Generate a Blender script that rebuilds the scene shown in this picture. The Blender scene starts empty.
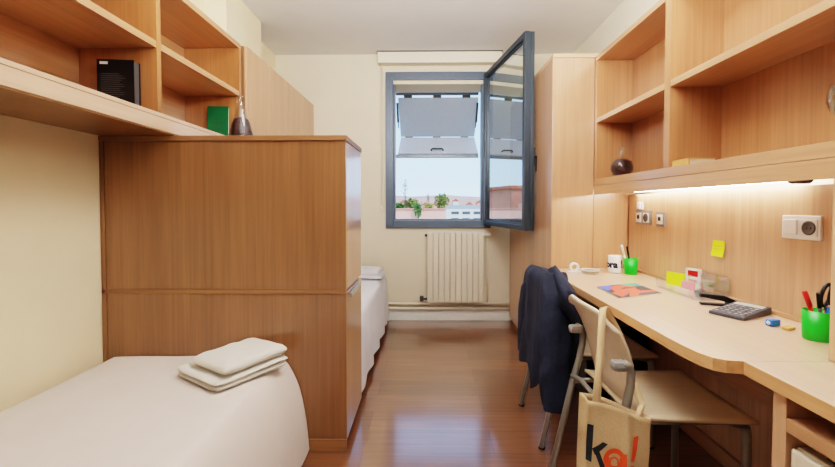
import bpy, bmesh, math, random
from mathutils import Vector, Matrix, noise
random.seed(7)
R = math.radians
SC = bpy.context.scene
COL = SC.collection

# ------------------------------------------------------------------ materials
def new_mat(name):
    m = bpy.data.materials.new(name); m.use_nodes = True
    nt = m.node_tree
    return m, nt, nt.nodes['Principled BSDF']

def lin(c):
    return tuple(((v/255)/12.92 if v/255 <= .04045 else ((v/255+.055)/1.055)**2.4) for v in c) + (1,)

def setp(b, **k):
    for n, v in k.items():
        b.inputs[n.replace('_', ' ')].default_value = v

def plain(name, rgb, rough=.5, metal=0, var=.06, scale=30, bump=0.0, coat=0.0, spec=.5, bscale=None):
    m, nt, b = new_mat(name)
    c = lin(rgb)
    tc = nt.nodes.new('ShaderNodeTexCoord')
    n = nt.nodes.new('ShaderNodeTexNoise'); n.inputs['Scale'].default_value = scale; n.inputs['Detail'].default_value = 4
    nt.links.new(tc.outputs['Object'], n.inputs['Vector'])
    r = nt.nodes.new('ShaderNodeValToRGB')
    r.color_ramp.elements[0].color = tuple(max(0, x*(1-var)) for x in c[:3]) + (1,)
    r.color_ramp.elements[1].color = tuple(min(1, x*(1+var)) for x in c[:3]) + (1,)
    r.color_ramp.elements[0].position = .3; r.color_ramp.elements[1].position = .7
    nt.links.new(n.outputs['Fac'], r.inputs['Fac']); nt.links.new(r.outputs['Color'], b.inputs['Base Color'])
    setp(b, Roughness=rough, Metallic=metal, Coat_Weight=coat, Specular_IOR_Level=spec)
    if bump:
        n2 = n
        if bscale:
            n2 = nt.nodes.new('ShaderNodeTexNoise'); n2.inputs['Scale'].default_value = bscale; n2.inputs['Detail'].default_value = 5
            nt.links.new(tc.outputs['Object'], n2.inputs['Vector'])
        bp = nt.nodes.new('ShaderNodeBump'); bp.inputs['Strength'].default_value = bump; bp.inputs['Distance'].default_value = .01
        nt.links.new(n2.outputs['Fac'], bp.inputs['Height']); nt.links.new(bp.outputs['Normal'], b.inputs['Normal'])
    return m

def wood(name, rgb, axis='z', contrast=.22, rough=.38, coat=.15):
    m, nt, b = new_mat(name)
    c = lin(rgb)
    tc = nt.nodes.new('ShaderNodeTexCoord')
    mp = nt.nodes.new('ShaderNodeMapping')
    mp.inputs['Scale'].default_value = {'x': (1.6, 70, 70), 'y': (70, 1.6, 70), 'z': (70, 70, 1.6)}[axis]
    nt.links.new(tc.outputs['Object'], mp.inputs['Vector'])
    n1 = nt.nodes.new('ShaderNodeTexNoise'); n1.inputs['Scale'].default_value = 1.0; n1.inputs['Detail'].default_value = 3; n1.inputs['Roughness'].default_value = .65
    nt.links.new(mp.outputs['Vector'], n1.inputs['Vector'])
    mp2 = nt.nodes.new('ShaderNodeMapping')
    mp2.inputs['Scale'].default_value = {'x': (.6, 9, 9), 'y': (9, .6, 9), 'z': (9, 9, .6)}[axis]
    nt.links.new(tc.outputs['Object'], mp2.inputs['Vector'])
    n2 = nt.nodes.new('ShaderNodeTexNoise'); n2.inputs['Scale'].default_value = 1.0; n2.inputs['Detail'].default_value = 2
    nt.links.new(mp2.outputs['Vector'], n2.inputs['Vector'])
    mx = nt.nodes.new('ShaderNodeMath'); mx.operation = 'MULTIPLY_ADD'; mx.inputs[1].default_value = .45
    nt.links.new(n2.outputs['Fac'], mx.inputs[0]); 
    ml = nt.nodes.new('ShaderNodeMath'); ml.operation = 'MULTIPLY'; ml.inputs[1].default_value = .55
    nt.links.new(n1.outputs['Fac'], ml.inputs[0]); nt.links.new(ml.outputs[0], mx.inputs[2])
    r = nt.nodes.new('ShaderNodeValToRGB')
    e = r.color_ramp.elements
    d = tuple(x*y for x, y in zip(c[:3], (1-contrast, 1-contrast*1.15, 1-contrast*1.3)))
    l = tuple(min(1, x*(1+contrast*.55)) for x in c[:3])
    e[0].position = .34; e[0].color = d + (1,)
    e[1].position = .64; e[1].color = l + (1,)
    nt.links.new(mx.outputs[0], r.inputs['Fac']); nt.links.new(r.outputs['Color'], b.inputs['Base Color'])
    bp = nt.nodes.new('ShaderNodeBump'); bp.inputs['Strength'].default_value = .12; bp.inputs['Distance'].default_value = .002
    nt.links.new(n1.outputs['Fac'], bp.inputs['Height']); nt.links.new(bp.outputs['Normal'], b.inputs['Normal'])
    setp(b, Roughness=rough, Coat_Weight=coat, Coat_Roughness=.2, Coat_IOR=1.6)
    return m

def glass(name, rgb=(235, 240, 240), amount=.7, power=3, rough=.03, base=.04):
    m, nt, b = new_mat(name)
    out = nt.nodes['Material Output']
    tr = nt.nodes.new('ShaderNodeBsdfTransparent'); tr.inputs['Color'].default_value = lin(rgb)
    gl = nt.nodes.new('ShaderNodeBsdfGlossy'); gl.inputs['Roughness'].default_value = rough; gl.inputs['Color'].default_value = (.95, .97, 1, 1)
    lw = nt.nodes.new('ShaderNodeLayerWeight'); lw.inputs['Blend'].default_value = .5
    pw_ = nt.nodes.new('ShaderNodeMath'); pw_.operation = 'POWER'; pw_.inputs[1].default_value = power
    nt.links.new(lw.outputs['Facing'], pw_.inputs[0])
    fr = nt.nodes.new('ShaderNodeMath'); fr.operation = 'MULTIPLY_ADD'; fr.use_clamp = True
    fr.inputs[1].default_value = amount; fr.inputs[2].default_value = base
    nt.links.new(pw_.outputs[0], fr.inputs[0])
    mx = nt.nodes.new('ShaderNodeMixShader')
    nt.links.new(fr.outputs[0], mx.inputs['Fac']); nt.links.new(tr.outputs[0], mx.inputs[1]); nt.links.new(gl.outputs[0], mx.inputs[2])
    nt.links.new(mx.outputs[0], out.inputs['Surface'])
    return m

def emit(name, rgb, s):
    m, nt, b = new_mat(name)
    setp(b, Emission_Color=lin(rgb), Emission_Strength=s, Base_Color=lin(rgb))
    return m

def floor_mat():
    m, nt, b = new_mat('parquet')
    tc = nt.nodes.new('ShaderNodeTexCoord')
    mp = nt.nodes.new('ShaderNodeMapping'); mp.inputs['Location'].default_value = (.31, .075, 0)
    nt.links.new(tc.outputs['Object'], mp.inputs['Vector'])
    br = nt.nodes.new('ShaderNodeTexBrick')
    br.inputs['Scale'].default_value = 1; br.inputs['Brick Width'].default_value = 1.25; br.inputs['Row Height'].default_value = .191
    br.inputs['Mortar Size'].default_value = .0018; br.inputs['Mortar Smooth'].default_value = .2; br.inputs['Bias'].default_value = 0
    br.inputs['Color1'].default_value = lin((128, 84, 56)); br.inputs['Color2'].default_value = lin((108, 70, 46)); br.inputs['Mortar'].default_value = lin((84, 52, 34))
    nt.links.new(mp.outputs['Vector'], br.inputs['Vector'])
    m2 = nt.nodes.new('ShaderNodeMapping'); m2.inputs['Scale'].default_value = (2.2, 60, 1)
    nt.links.new(tc.outputs['Object'], m2.inputs['Vector'])
    n = nt.nodes.new('ShaderNodeTexNoise'); n.inputs['Scale'].default_value = 1; n.inputs['Detail'].default_value = 5
    nt.links.new(m2.outputs['Vector'], n.inputs['Vector'])
    r = nt.nodes.new('ShaderNodeValToRGB')
    r.color_ramp.elements[0].position = .3; r.color_ramp.elements[0].color = (.62, .6, .58, 1)
    r.color_ramp.elements[1].position = .7; r.color_ramp.elements[1].color = (1.1, 1.1, 1.1, 1)
    nt.links.new(n.outputs['Fac'], r.inputs['Fac'])
    mx = nt.nodes.new('ShaderNodeMixRGB'); mx.blend_type = 'MULTIPLY'; mx.inputs['Fac'].default_value = .8
    nt.links.new(br.outputs['Color'], mx.inputs['Color1']); nt.links.new(r.outputs['Color'], mx.inputs['Color2'])
    nt.links.new(mx.outputs['Color'], b.inputs['Base Color'])
    n3 = nt.nodes.new('ShaderNodeTexNoise'); n3.inputs['Scale'].default_value = 2.5; n3.inputs['Detail'].default_value = 3
    nt.links.new(tc.outputs['Object'], n3.inputs['Vector'])
    ad = nt.nodes.new('ShaderNodeMath'); ad.operation = 'MULTIPLY_ADD'; ad.inputs[1].default_value = .25; 
    nt.links.new(n3.outputs['Fac'], ad.inputs[0]); nt.links.new(br.outputs['Fac'], ad.inputs[2])
    bp = nt.nodes.new('ShaderNodeBump'); bp.inputs['Strength'].default_value = .25; bp.inputs['Distance'].default_value = .004; bp.invert = True
    nt.links.new(ad.outputs[0], bp.inputs['Height']); nt.links.new(bp.outputs['Normal'], b.inputs['Normal'])
    setp(b, Roughness=.3, Coat_Weight=1.0, Coat_Roughness=.13, Coat_IOR=2.1)
    return m

WZ = wood('beech_upright', (206, 165, 134), 'z', .18, .34, .7)
WY = wood('beech_lengthwise', (190, 146, 112), 'y', .18, .34, .7)
WX = wood('beech_crosswise', (206, 165, 134), 'x', .16)
OZ = wood('oak_upright_shaded', (132, 92, 60), 'z', .26, .34, .5)  # oak darkened for the shaded cabinet front; the shade is in the colour
OB = wood('oak_shelf_shaded', (158, 106, 66), 'z', .22, .34, .4)  # bookcase interior shade put into a darker copy of the oak
OF = wood('oak_fascia_lit', (206, 172, 146), 'y', .14, .26, 1.0)  # whitened copy of the oak: light on the shelf front painted in
WB = wood('beech_shelf_shaded', (174, 124, 88), 'z', .2, .34, .4)  # darker beech copy carrying the shade inside the right bookcase
WW = wood('wardrobe_veneer', (190, 145, 112), 'z', .17, .34, .7)
OS = wood('oak_door_lit', (190, 146, 110), 'z', .16, .3, 1.0)  # paler oak on the aisle doors: window light put into the colour
OY = wood('oak_lengthwise_lit', (190, 142, 102), 'y', .2, .3, 1.0)  # paler oak: window light on the shelf fronts is in the colour
OX = wood('oak_crosswise_shaded', (138, 97, 64), 'x', .22)  # crosswise grain, darkened with the same painted shade as the cabinet front
DESK = wood('desk_maple', (212, 180, 156), 'y', .1, .3, .4)
EDGE = wood('desk_edge', (206, 158, 114), 'y', .16)
PLY = wood('chair_plywood', (228, 206, 176), 'x', .07, .4, .2)
PLYB = wood('chair_plywood_upright', (230, 214, 192), 'z', .07, .4, .2)
WALL = plain('cream_plaster', (234, 219, 187), .85, var=.02, scale=6, bump=.05, bscale=120)
WALLB = plain('back_plaster', (228, 216, 194), .85, var=.02, scale=6, bump=.05, bscale=120)
WALLN = plain('near_plaster', (232, 224, 206), .9, var=.02, scale=6)
CEIL = plain('ceiling_plaster', (234, 234, 232), .9, var=.02, scale=5, bump=.04, bscale=90)
WHITE = plain('white_paint', (236, 234, 228), .5, var=.02)
CREAM = plain('cream_enamel', (232, 222, 202), .35, var=.02)
FRAME = plain('slate_blue_aluminium', (92, 104, 120), .36, .25, var=.04)
FRAMED = plain('dark_aluminium', (58, 68, 78), .36, .3, var=.04)
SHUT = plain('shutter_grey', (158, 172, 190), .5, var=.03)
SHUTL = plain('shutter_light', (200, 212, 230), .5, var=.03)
BLACK = plain('black_plastic', (18, 18, 20), .4)
STEEL = plain('silver_painted_steel', (142, 137, 130), .36, .25, var=.03)
GREYP = plain('grey_plastic', (138, 136, 134), .45, .1)
CHROME = plain('chrome', (215, 215, 218), .18, .9, var=.02)
SHEET = plain('white_cotton', (206, 194, 186), .9, var=.02, scale=12, bump=.12, bscale=9)
SHEETB = plain('white_sheet', (236, 238, 244), .9, var=.02, scale=12, bump=.2, bscale=14)
TOWEL = plain('terry', (238, 232, 222), .98, var=.04, scale=300, bump=.6, bscale=420)
JACKET = plain('navy_cloth', (27, 34, 54), .8, var=.25, scale=40, bump=.35, bscale=60)
LINING = plain('jacket_trim', (12, 14, 20), .85)
COTTON = plain('natural_cotton', (198, 170, 134), .95, var=.07, scale=200, bump=.3, bscale=300)
INKK = plain('dark_print', (38, 44, 52), .8)
INKO = plain('orange_print', (226, 88, 44), .8)
GREEN = plain('green_plastic', (18, 172, 40), .35, var=.03)
GBOOK = plain('green_cover', (8, 88, 50), .45, var=.06)
PAPER = plain('paper', (236, 228, 210), .8)
BBOOK = plain('black_cover', (16, 16, 18), .38)
GTXT = plain('grey_print', (74, 72, 72), .6)
CONT = plain('dark_seeds', (58, 22, 24), .6, var=.5, scale=120, bump=.8, bscale=120)
YEL = plain('yellow_note', (214, 232, 40), .8, var=.03)
PINK = plain('pink_card', (222, 150, 160), .7)
REDP = plain('red_plastic', (196, 28, 30), .35)
BLUEP = plain('blue_plastic', (20, 120, 214), .35)
TAN = plain('tan_rubber', (206, 156, 96), .7)
GREYM = plain('grey_cover', (56, 58, 66), .5)
LCD = plain('pale_lcd', (170, 180, 176), .3)
KEYC = plain('grey_keys', (128, 128, 136), .5)
SILV = plain('silver_plate', (150, 148, 150), .4, .5)
SOCK = plain('white_plastic', (235, 236, 238), .4, var=.01)
DGREY = plain('dark_grey_plastic', (82, 78, 78), .5)
MUG = plain('white_ceramic', (240, 238, 236), .15, var=.01)
NAVYI = plain('navy_print', (22, 26, 50), .4)
CYAN = plain('teal_print', (60, 150, 130), .5)
CORAL = plain('coral_print', (228, 92, 74), .5)
BLUEI = plain('blue_print', (70, 104, 200), .5)
DARKI = plain('charcoal_print', (52, 52, 62), .5)
CLEAR = glass('clear_glass', (240, 244, 242), .7, 2.5, base=.05)
ACRYL = glass('clear_acrylic', (248, 250, 251), .6, 1.8, base=.10)
PANE = glass('window_glass', (196, 216, 216), .95, 1.2, .005)
TUBE = emit('lit_tube', (255, 246, 232), 60)
TERRA = plain('terracotta_plaster', (208, 142, 118), .9, var=.08, scale=3)
TERRAL = plain('terracotta_light', (224, 170, 148), .9, var=.06, scale=3)
ROOFT = plain('roof_tiles', (190, 112, 86), .9, var=.2, scale=14)
BLDW = plain('white_render', (226, 224, 214), .9, var=.04)
BLDG = plain('grey_roofing', (168, 174, 178), .9, var=.05)
DGLASS = plain('dark_window', (88, 92, 96), .3)
LEAF1 = plain('leaf_green', (84, 120, 52), .7, var=.4, scale=9)
LEAF2 = plain('leaf_olive', (132, 138, 74), .7, var=.35, scale=9)
LEAF3 = plain('leaf_yellow', (168, 162, 84), .7, var=.3, scale=9)
BARK = plain('bark', (98, 84, 76), .9)
HILL = plain('pinkish_hill', (196, 158, 138), .95, var=.12, scale=.35)  # pinkish tone varied by noise
GROUND = plain('dry_ground', (186, 172, 146), .95, var=.1, scale=.5)
FLOOR = floor_mat()

# ------------------------------------------------------------------ mesh helpers
class MB:
    def __init__(s): s.bm = bmesh.new(); s.mi = 0; s.mats = []
    def use(s, m):
        if m not in s.mats: s.mats.append(m)
        s.mi = s.mats.index(m); return s
    def _f(s, vs, smooth=False):
        try:
            f = s.bm.faces.new(vs); f.material_index = s.mi; f.smooth = smooth; return f
        except ValueError: return None
    def box(s, x0, x1, y0, y1, z0, z1, bev=0.0, M=None):
        b = bmesh.new()
        bmesh.ops.create_cube(b, size=1)
        for v in b.verts:
            v.co = Vector(((x0+x1)/2+v.co.x*(x1-x0), (y0+y1)/2+v.co.y*(y1-y0), (z0+z1)/2+v.co.z*(z1-z0)))
        if bev:
            bmesh.ops.bevel(b, geom=list(b.edges), offset=min(bev, .45*min(abs(x1-x0), abs(y1-y0), abs(z1-z0))), segments=2, affect='EDGES', profile=.6)
        return s.merge(b, M)
    def merge(s, b, M=None, smooth=None):
        mp = {}
        for v in b.verts: mp[v] = s.bm.verts.new(M @ v.co if M else v.co)
        for f in b.faces:
            g = s._f([mp[v] for v in f.verts], f.smooth if smooth is None else smooth)
        b.free(); return s
    def lathe(s, prof, c=(0, 0, 0), n=24, M=None, smooth=True, sx=1, sy=1):
        rings = []
        for r, z in prof:
            if r < 1e-6:
                rings.append([s.bm.verts.new(s._t((c[0], c[1], c[2]+z), M))]); continue
            rings.append([s.bm.verts.new(s._t((c[0]+sx*r*math.cos(2*math.pi*i/n), c[1]+sy*r*math.sin(2*math.pi*i/n), c[2]+z), M)) for i in range(n)])
        for a, b in zip(rings, rings[1:]):
            for i in range(n):
                j = (i+1) % n
                if len(a) == 1 and len(b) == 1: continue
                if len(a) == 1: s._f([a[0], b[j], b[i]][::-1], smooth)
                elif len(b) == 1: s._f([a[i], a[j], b[0]], smooth)
                else: s._f([a[i], a[j], b[j], b[i]], smooth)
        return s
    def _t(s, p, M): return M @ Vector(p) if M else Vector(p)
    def tube(s, pts, r, n=10, caps=True, flat=1.0, up=None, rad=None):
        pts = [Vector(p) for p in pts]; rings = []
        prev = None
        for i, p in enumerate(pts):
            t = (pts[min(i+1, len(pts)-1)]-pts[max(i-1, 0)]).normalized()
            u = Vector(up) if up else (prev if prev else (Vector((0, 0, 1)) if abs(t.z) < .9 else Vector((1, 0, 0))))
            a = t.cross(u)
            if a.length < 1e-5: a = t.cross(Vector((.3, 1, .2)))
            a.normalize(); b = a.cross(t).normalized(); prev = b
            rr = rad[i] if rad else r
            rings.append([s.bm.verts.new(p+a*rr*flat*math.cos(2*math.pi*k/n)+b*rr*math.sin(2*math.pi*k/n)) for k in range(n)])
        for a, b in zip(rings, rings[1:]):
            for k in range(n): s._f([a[k], a[(k+1) % n], b[(k+1) % n], b[k]], True)
        if caps: s._f(rings[0][::-1]); s._f(rings[-1])
        return s
    def prism(s, poly, z0, z1, M=None, bev=0):
        """poly: list of (x, y); extruded z0..z1 then transformed by M"""
        b = bmesh.new()
        lo = [b.verts.new((x, y, z0)) for x, y in poly]; hi = [b.verts.new((x, y, z1)) for x, y in poly]
        b.faces.new(lo[::-1]); b.faces.new(hi)
        for i in range(len(poly)):
            j = (i+1) % len(poly); b.faces.new([lo[i], lo[j], hi[j], hi[i]])
        bmesh.ops.recalc_face_normals(b, faces=b.faces)
        if bev: bmesh.ops.bevel(b, geom=list(b.edges), offset=bev, segments=2, affect='EDGES', profile=.6)
        return s.merge(b, M)
    def grid(s, P, smooth=True, close_u=False, close_v=False):
        nu, nv = len(P), len(P[0])
        V = [[s.bm.verts.new(p) for p in row] for row in P]
        for i in range(nu if close_u else nu-1):
            for j in range(nv if close_v else nv-1):
                a, b = (i+1) % nu, (j+1) % nv
                s._f([V[i][j], V[a][j], V[a][b], V[i][b]], smooth)
        return V
    def poly(s, pts): return s._f([s.bm.verts.new(p) for p in pts])

WORLD = {}
def link(name, mb, mat=None, parent=None, solid=0.0, sub=0, recalc=True):
    bm = mb.bm
    off = WORLD.get(parent.name, Matrix()) if parent else Matrix()
    inv = off.inverted()
    for v in bm.verts: v.co = inv @ v.co
    if recalc: bmesh.ops.recalc_face_normals(bm, faces=bm.faces)
    me = bpy.data.meshes.new(name); bm.to_mesh(me); bm.free()
    mats = mb.mats if mb.mats else [mat]
    for m in mats: me.materials.append(m)
    o = bpy.data.objects.new(name, me); COL.objects.link(o)
    if parent: o.parent = parent
    WORLD[o.name] = off
    if solid:
        md = o.modifiers.new('thickness', 'SOLIDIFY'); md.thickness = solid; md.offset = 0
    if sub:
        md = o.modifiers.new('smooth', 'SUBSURF'); md.levels = sub; md.render_levels = sub
    return o

def tag(o, label, cat, group=None):
    o['label'] = label; o['category'] = cat
    if group: o['group'] = group
    return o
def thing(name, label, cat, loc=(0, 0, 0), group=None, rz=0):
    o = bpy.data.objects.new(name, None); COL.objects.link(o)
    o.location = loc; o.rotation_euler = (0, 0, rz); o.empty_display_size = .1
    WORLD[o.name] = Matrix.Translation(Vector(loc)) @ Matrix.Rotation(rz, 4, 'Z')
    return tag(o, label, cat, group)
def struct_empty(name, loc=(0, 0, 0)):
    o = bpy.data.objects.new(name, None); COL.objects.link(o); o.location = loc
    WORLD[o.name] = Matrix.Translation(Vector(loc)); o['kind'] = 'structure'; return o
def struct(name, mb, mat):
    o = link(name, mb, mat); o['kind'] = 'structure'; return o
def copy_tree(o, parent=None):
    c = o.copy(); COL.objects.link(c)
    if parent: c.parent = parent
    for ch in list(o.children): copy_tree(ch, c)
    return c
def B(*a, **k): return MB().box(*a, **k)
def part(name, mat, parent, *a, bev=.0015, **k): return link(name, MB().box(*a, bev=bev, **k), mat, parent)
def fbm(x, y, z=0): return noise.noise(Vector((x, y, z)))

def text_polys(txt, size, bold=.0):
    """flat letter shapes as a bmesh in the xy plane"""
    cu = bpy.data.curves.new('t', 'FONT'); cu.body = txt; cu.size = size; cu.offset = bold; cu.resolution_u = 4
    o = bpy.data.objects.new('t', cu); COL.objects.link(o)
    dg = bpy.context.evaluated_depsgraph_get(); dg.update()
    me = o.evaluated_get(dg).to_mesh()
    b = bmesh.new(); b.from_mesh(me)
    o.evaluated_get(dg).to_mesh_clear()
    bpy.data.objects.remove(o); bpy.data.curves.remove(cu)
    return b

# ------------------------------------------------------------------ room shell
XL, XR, YB, YF, ZC = -1.55, 1.46, 4.02, -2.6, 2.70
OX0, OX1, OZ0, OZ1 = -.429, .633, .946, 2.517      # window outer frame
struct('floor', B(XL-.1, XR+.1, YF-.1, YB+.3, -.1, 0), FLOOR)
struct('ceiling', B(XL-.1, XR+.1, YF-.1, YB+.3, ZC, ZC+.1), CEIL)
struct('wall_left', B(XL-.1, XL, YF, YB+.3, 0, ZC), WALL)
struct('wall_right', B(XR, XR+.1, YF, YB+.3, 0, ZC), WALLN)
struct('wall_front', B(XL, XR, YF-.1, YF, 0, ZC), WALLN)
wb = MB()
hx0, hx1, hz0, hz1 = OX0+.06, OX1-.06, OZ0+.05, 2.402
wb.box(XL, hx0, YB, YB+.3, 0, ZC); wb.box(hx1, XR, YB, YB+.3, 0, ZC)
wb.box(hx0, hx1, YB, YB+.3, 0, hz0); wb.box(hx0, hx1, YB, YB+.3, hz1, ZC)
struct('wall_back', wb, WALLB)
struct('baseboard_back', B(XL, .828, YB-.014, YB-.001, 0, .115, bev=.003), WHITE)
struct('trim_1', B(XL+.001, -1.389, 2.73, 3.30, 2.215, ZC-.001), WALL)      # boxed pier over the cupboards
# wood panelling on the desk side
pn = MB(); pn.box(1.345, XR-.001, .2, 2.655, 0, 1.243); 
struct('trim_2', pn, WZ)
struct('baseboard_right', B(1.327, 1.344, 1.0, 2.655, 0, .07, bev=.002), WY)
struct('trim_3', B(-.31, -.306, YB-.004, YB-.001, .16, .945), WALLB)

# ------------------------------------------------------------------ window
win = struct_empty('window_1', (.1, YB, OZ0))
fr = MB(); t = .078; fy0, fy1 = YB-.028, YB+.05
for a in ((OX0, OX0+t, OZ0, OZ1), (OX1-t, OX1, OZ0, OZ1), (OX0+t, OX1-t, OZ0, OZ0+t), (OX0+t, OX1-t, OZ1-t, OZ1)):
    fr.box(a[0], a[1], fy0, fy1, a[2], a[3], bev=.004)
for a in ((OX0+t, OX0+t+.018, OZ0+t, OZ1-t), (OX1-t-.018, OX1-t, OZ0+t, OZ1-t), (OX0+t, OX1-t, OZ0+t, OZ0+t+.014), (OX0+t, OX1-t, OZ1-t-.02, OZ1-t)):
    fr.box(a[0], a[1], fy0+.03, fy1+.02, a[2], a[3], bev=.003)
link('window_frame', fr, FRAME, win)
link('window_sill', B(hx0+.002, hx1-.002, YB+.052, YB+.34, hz0+.001, hz0+.02, bev=.004), FRAMED, win)
# open casement, hinged on the side next to the wardrobe
hx, hy = .612, 3.975
d = Vector((.778-hx, 3.02-hy, 0)).normalized(); ang = math.atan2(d.y, d.x)
SM = Matrix.Translation((hx, hy, 0)) @ Matrix.Rotation(ang, 4, 'Z')
sw, z0, z1, sf = .985, OZ0+.035, OZ1-.035, .042
sash = MB()
for a in ((0, sf, z0, z1), (sw-sf, sw, z0, z1), (sf, sw-sf, z0, z0+sf), (sf, sw-sf, z1-sf, z1)):
    sash.box(a[0], a[1], -.055, -.012, a[2], a[3], bev=.003, M=SM)
    sash.box(a[0]+.003, a[1]-.003, -.012, -.004, a[2]+.003, a[3]-.003, M=SM)
    sash.box(a[0], a[1], -.004, .022, a[2], a[3], bev=.003, M=SM)
for a in ((sf, sf+.012, z0+sf, z1-sf), (sw-sf-.012, sw-sf, z0+sf, z1-sf), (sf, sw-sf, z0+sf, z0+sf+.012), (sf, sw-sf, z1-sf-.012, z1-sf)):
    sash.box(a[0], a[1], -.040, -.016, a[2], a[3], M=SM)
so = link('window_sash', sash, FRAMED, win)
pg = MB(); pg.poly([SM @ Vector(p) for p in ((sf, -.03, z0+sf), (sw-sf, -.03, z0+sf), (sw-sf, -.03, z1-sf), (sf, -.03, z1-sf))])
link('glass_pane', pg, PANE, so, recalc=False)
hd = MB(); hz = 1.545
hd.box(sw-.038, sw-.008, .0225, .034, hz-.07, hz+.07, bev=.004, M=SM)
hd.tube([SM @ Vector(p) for p in ((sw-.022, .034, hz), (sw-.022, .050, hz), (sw-.026, .058, hz-.008), (sw-.03, .058, hz-.11))], .009, 8)
link('window_handle', hd, BLACK, so)
link('hinge', MB().tube([(hx+.005, hy+.015, z0+.1), (hx+.005, hy+.015, z0+.2)], .01, 8).tube([(hx+.005, hy+.015, z1-.2), (hx+.005, hy+.015, z1-.1)], .01, 8), BLACK, so)

# folding sun shutter outside
sh = thing('folding_shutter', 'grey folding shutter panels tilted open outside the window', 'shutter', (.1, 4.2, 1.72))
def quad_slab(name, p, q, x0, x1, x2, x3, th, mat):
    m = MB(); n = Vector((0, (q[1]-p[1]), -(q[0]-p[0]))).normalized()*th
    a = [Vector((x0, p[0], p[1])), Vector((x1, p[0], p[1])), Vector((x3, q[0], q[1])), Vector((x2, q[0], q[1]))]
    b = [v+n for v in a]
    A = [m.bm.verts.new(v) for v in a]; Bv = [m.bm.verts.new(v) for v in b]
    m._f(A); m._f(Bv[::-1])
    for i in range(4): m._f([A[i], A[(i+1) % 4], Bv[(i+1) % 4], Bv[i]])
    return link(name, m, mat, sh)
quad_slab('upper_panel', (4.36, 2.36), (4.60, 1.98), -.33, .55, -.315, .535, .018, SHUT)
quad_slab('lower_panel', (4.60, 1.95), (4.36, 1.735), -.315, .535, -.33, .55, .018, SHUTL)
link('bottom_rail', B(-.352, .553, 4.345, 4.375, 1.70, 1.735, bev=.004), FRAME, sh)
link('top_rail', B(-.352, .553, 4.345, 4.375, 2.385, 2.41, bev=.004), FRAMED, sh)
for zz, yy in ((2.372, 4.36), (1.966, 4.61)):
    for xx in (-.22, .10, .42):
        link('hinge', B(xx-.045, xx+.045, yy-.012, yy+.012, zz-.022, zz+.022, bev=.003), BLACK, sh)
for xx in (-.338, .543):
    link('gas_strut', MB().tube([(xx, 4.352, 2.30), (xx*.985, 4.42, 2.1)], .012, 8).tube([(xx*.985, 4.42, 2.1), (xx*.98, 4.47, 2.05)], .006, 8), FRAMED, sh)
link('handle', MB().tube([(.035, 4.40, 1.775), (.035, 4.365, 1.79), (.045, 4.36, 1.80), (.155, 4.36, 1.80), (.165, 4.365, 1.79), (.165, 4.40, 1.775)], .008, 8), BLACK, sh)

# roller blind cassette above the window
rb = thing('roller_blind', 'cream roller blind cassette mounted above the window with a pull cord', 'blind', (.1, 3.95, 2.57))
link('cassette', B(-.50, .73, 3.925, 4.015, 2.585, 2.692, bev=.006), CREAM, rb)
link('top_rail', B(-.505, .735, 3.92, 4.015, 2.6925, 2.699), DGREY, rb)
link('pull_cord', MB().tube([(-.468, 3.97, 2.59), (-.468, 3.985, 1.8), (-.468, 3.985, 1.17)], .003, 6).tube([(-.452, 3.97, 2.59), (-.455, 3.985, 1.8), (-.466, 3.985, 1.2)], .003, 6), CREAM, rb)
link('cord_weight', MB().lathe([(0, 0), (.008, .004), (.011, .03), (.006, .055), (0, .058)], (-.468, 3.985, 1.12), 12), WHITE, rb)
link('end_bracket', B(.712, .728, 3.93, 4.01, 2.54, 2.586, bev=.002), DGREY, rb)

# radiator and pipes
ra = thing('radiator', 'cream panel radiator of ten flat columns under the window', 'radiator', (.28, 3.96, .2))
rx0, rx1, rz0, rz1 = -.008, .558, .202, .905
n = 10; w = (rx1-rx0)/n
for i in range(n):
    m = MB(); a = rx0+i*w
    m.box(a+.0012, a+w-.0012, 3.925, 3.995, rz0, rz1, bev=.005)
    m.box(a+.005, a+w-.005, 3.921, 3.93, rz0+.012, rz1-.012, bev=.003)
    link('column', m, CREAM, ra)
link('top_grille', B(rx0+.002, rx1-.002, 3.935, 3.985, rz1, rz1+.008, bev=.002), WHITE, ra)
link('valve', MB().tube([(rx1, 3.96, rz1-.03), (rx1+.03, 3.96, rz1-.03)], .012, 8).tube([(rx1+.028, 3.96, rz1-.03), (rx1+.07, 3.96, rz1-.02)], .02, 10), WHITE, ra)
link('valve', MB().tube([(rx0-.04, 3.96, rz0+.03), (rx0, 3.96, rz0+.03)], .012, 8).box(rx0-.075, rx0-.035, 3.94, 3.98, rz0+.01, rz0+.06, bev=.005), DGREY, ra)
link('bleed_plug', MB().tube([(rx0-.025, 3.96, rz1-.03), (rx0, 3.96, rz1-.03)], .014, 8), DGREY, ra)
link('supply_pipe', MB().tube([(rx1+.045, 3.985, rz1-.05), (rx1+.045, 3.985, .195)], .007, 8), CREAM, ra)
for zz, lb in ((.176, 'upper of two cream heating pipes running along the wall under the radiator'), (.128, 'lower of two cream heating pipes running just above the white skirting')):
    tag(link('heating_pipe', MB().tube([(-1.5, 3.983, zz), (.825, 3.983, zz)], .0125, 10), CREAM), lb, 'pipe', 'heating pipes under the window')

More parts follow.
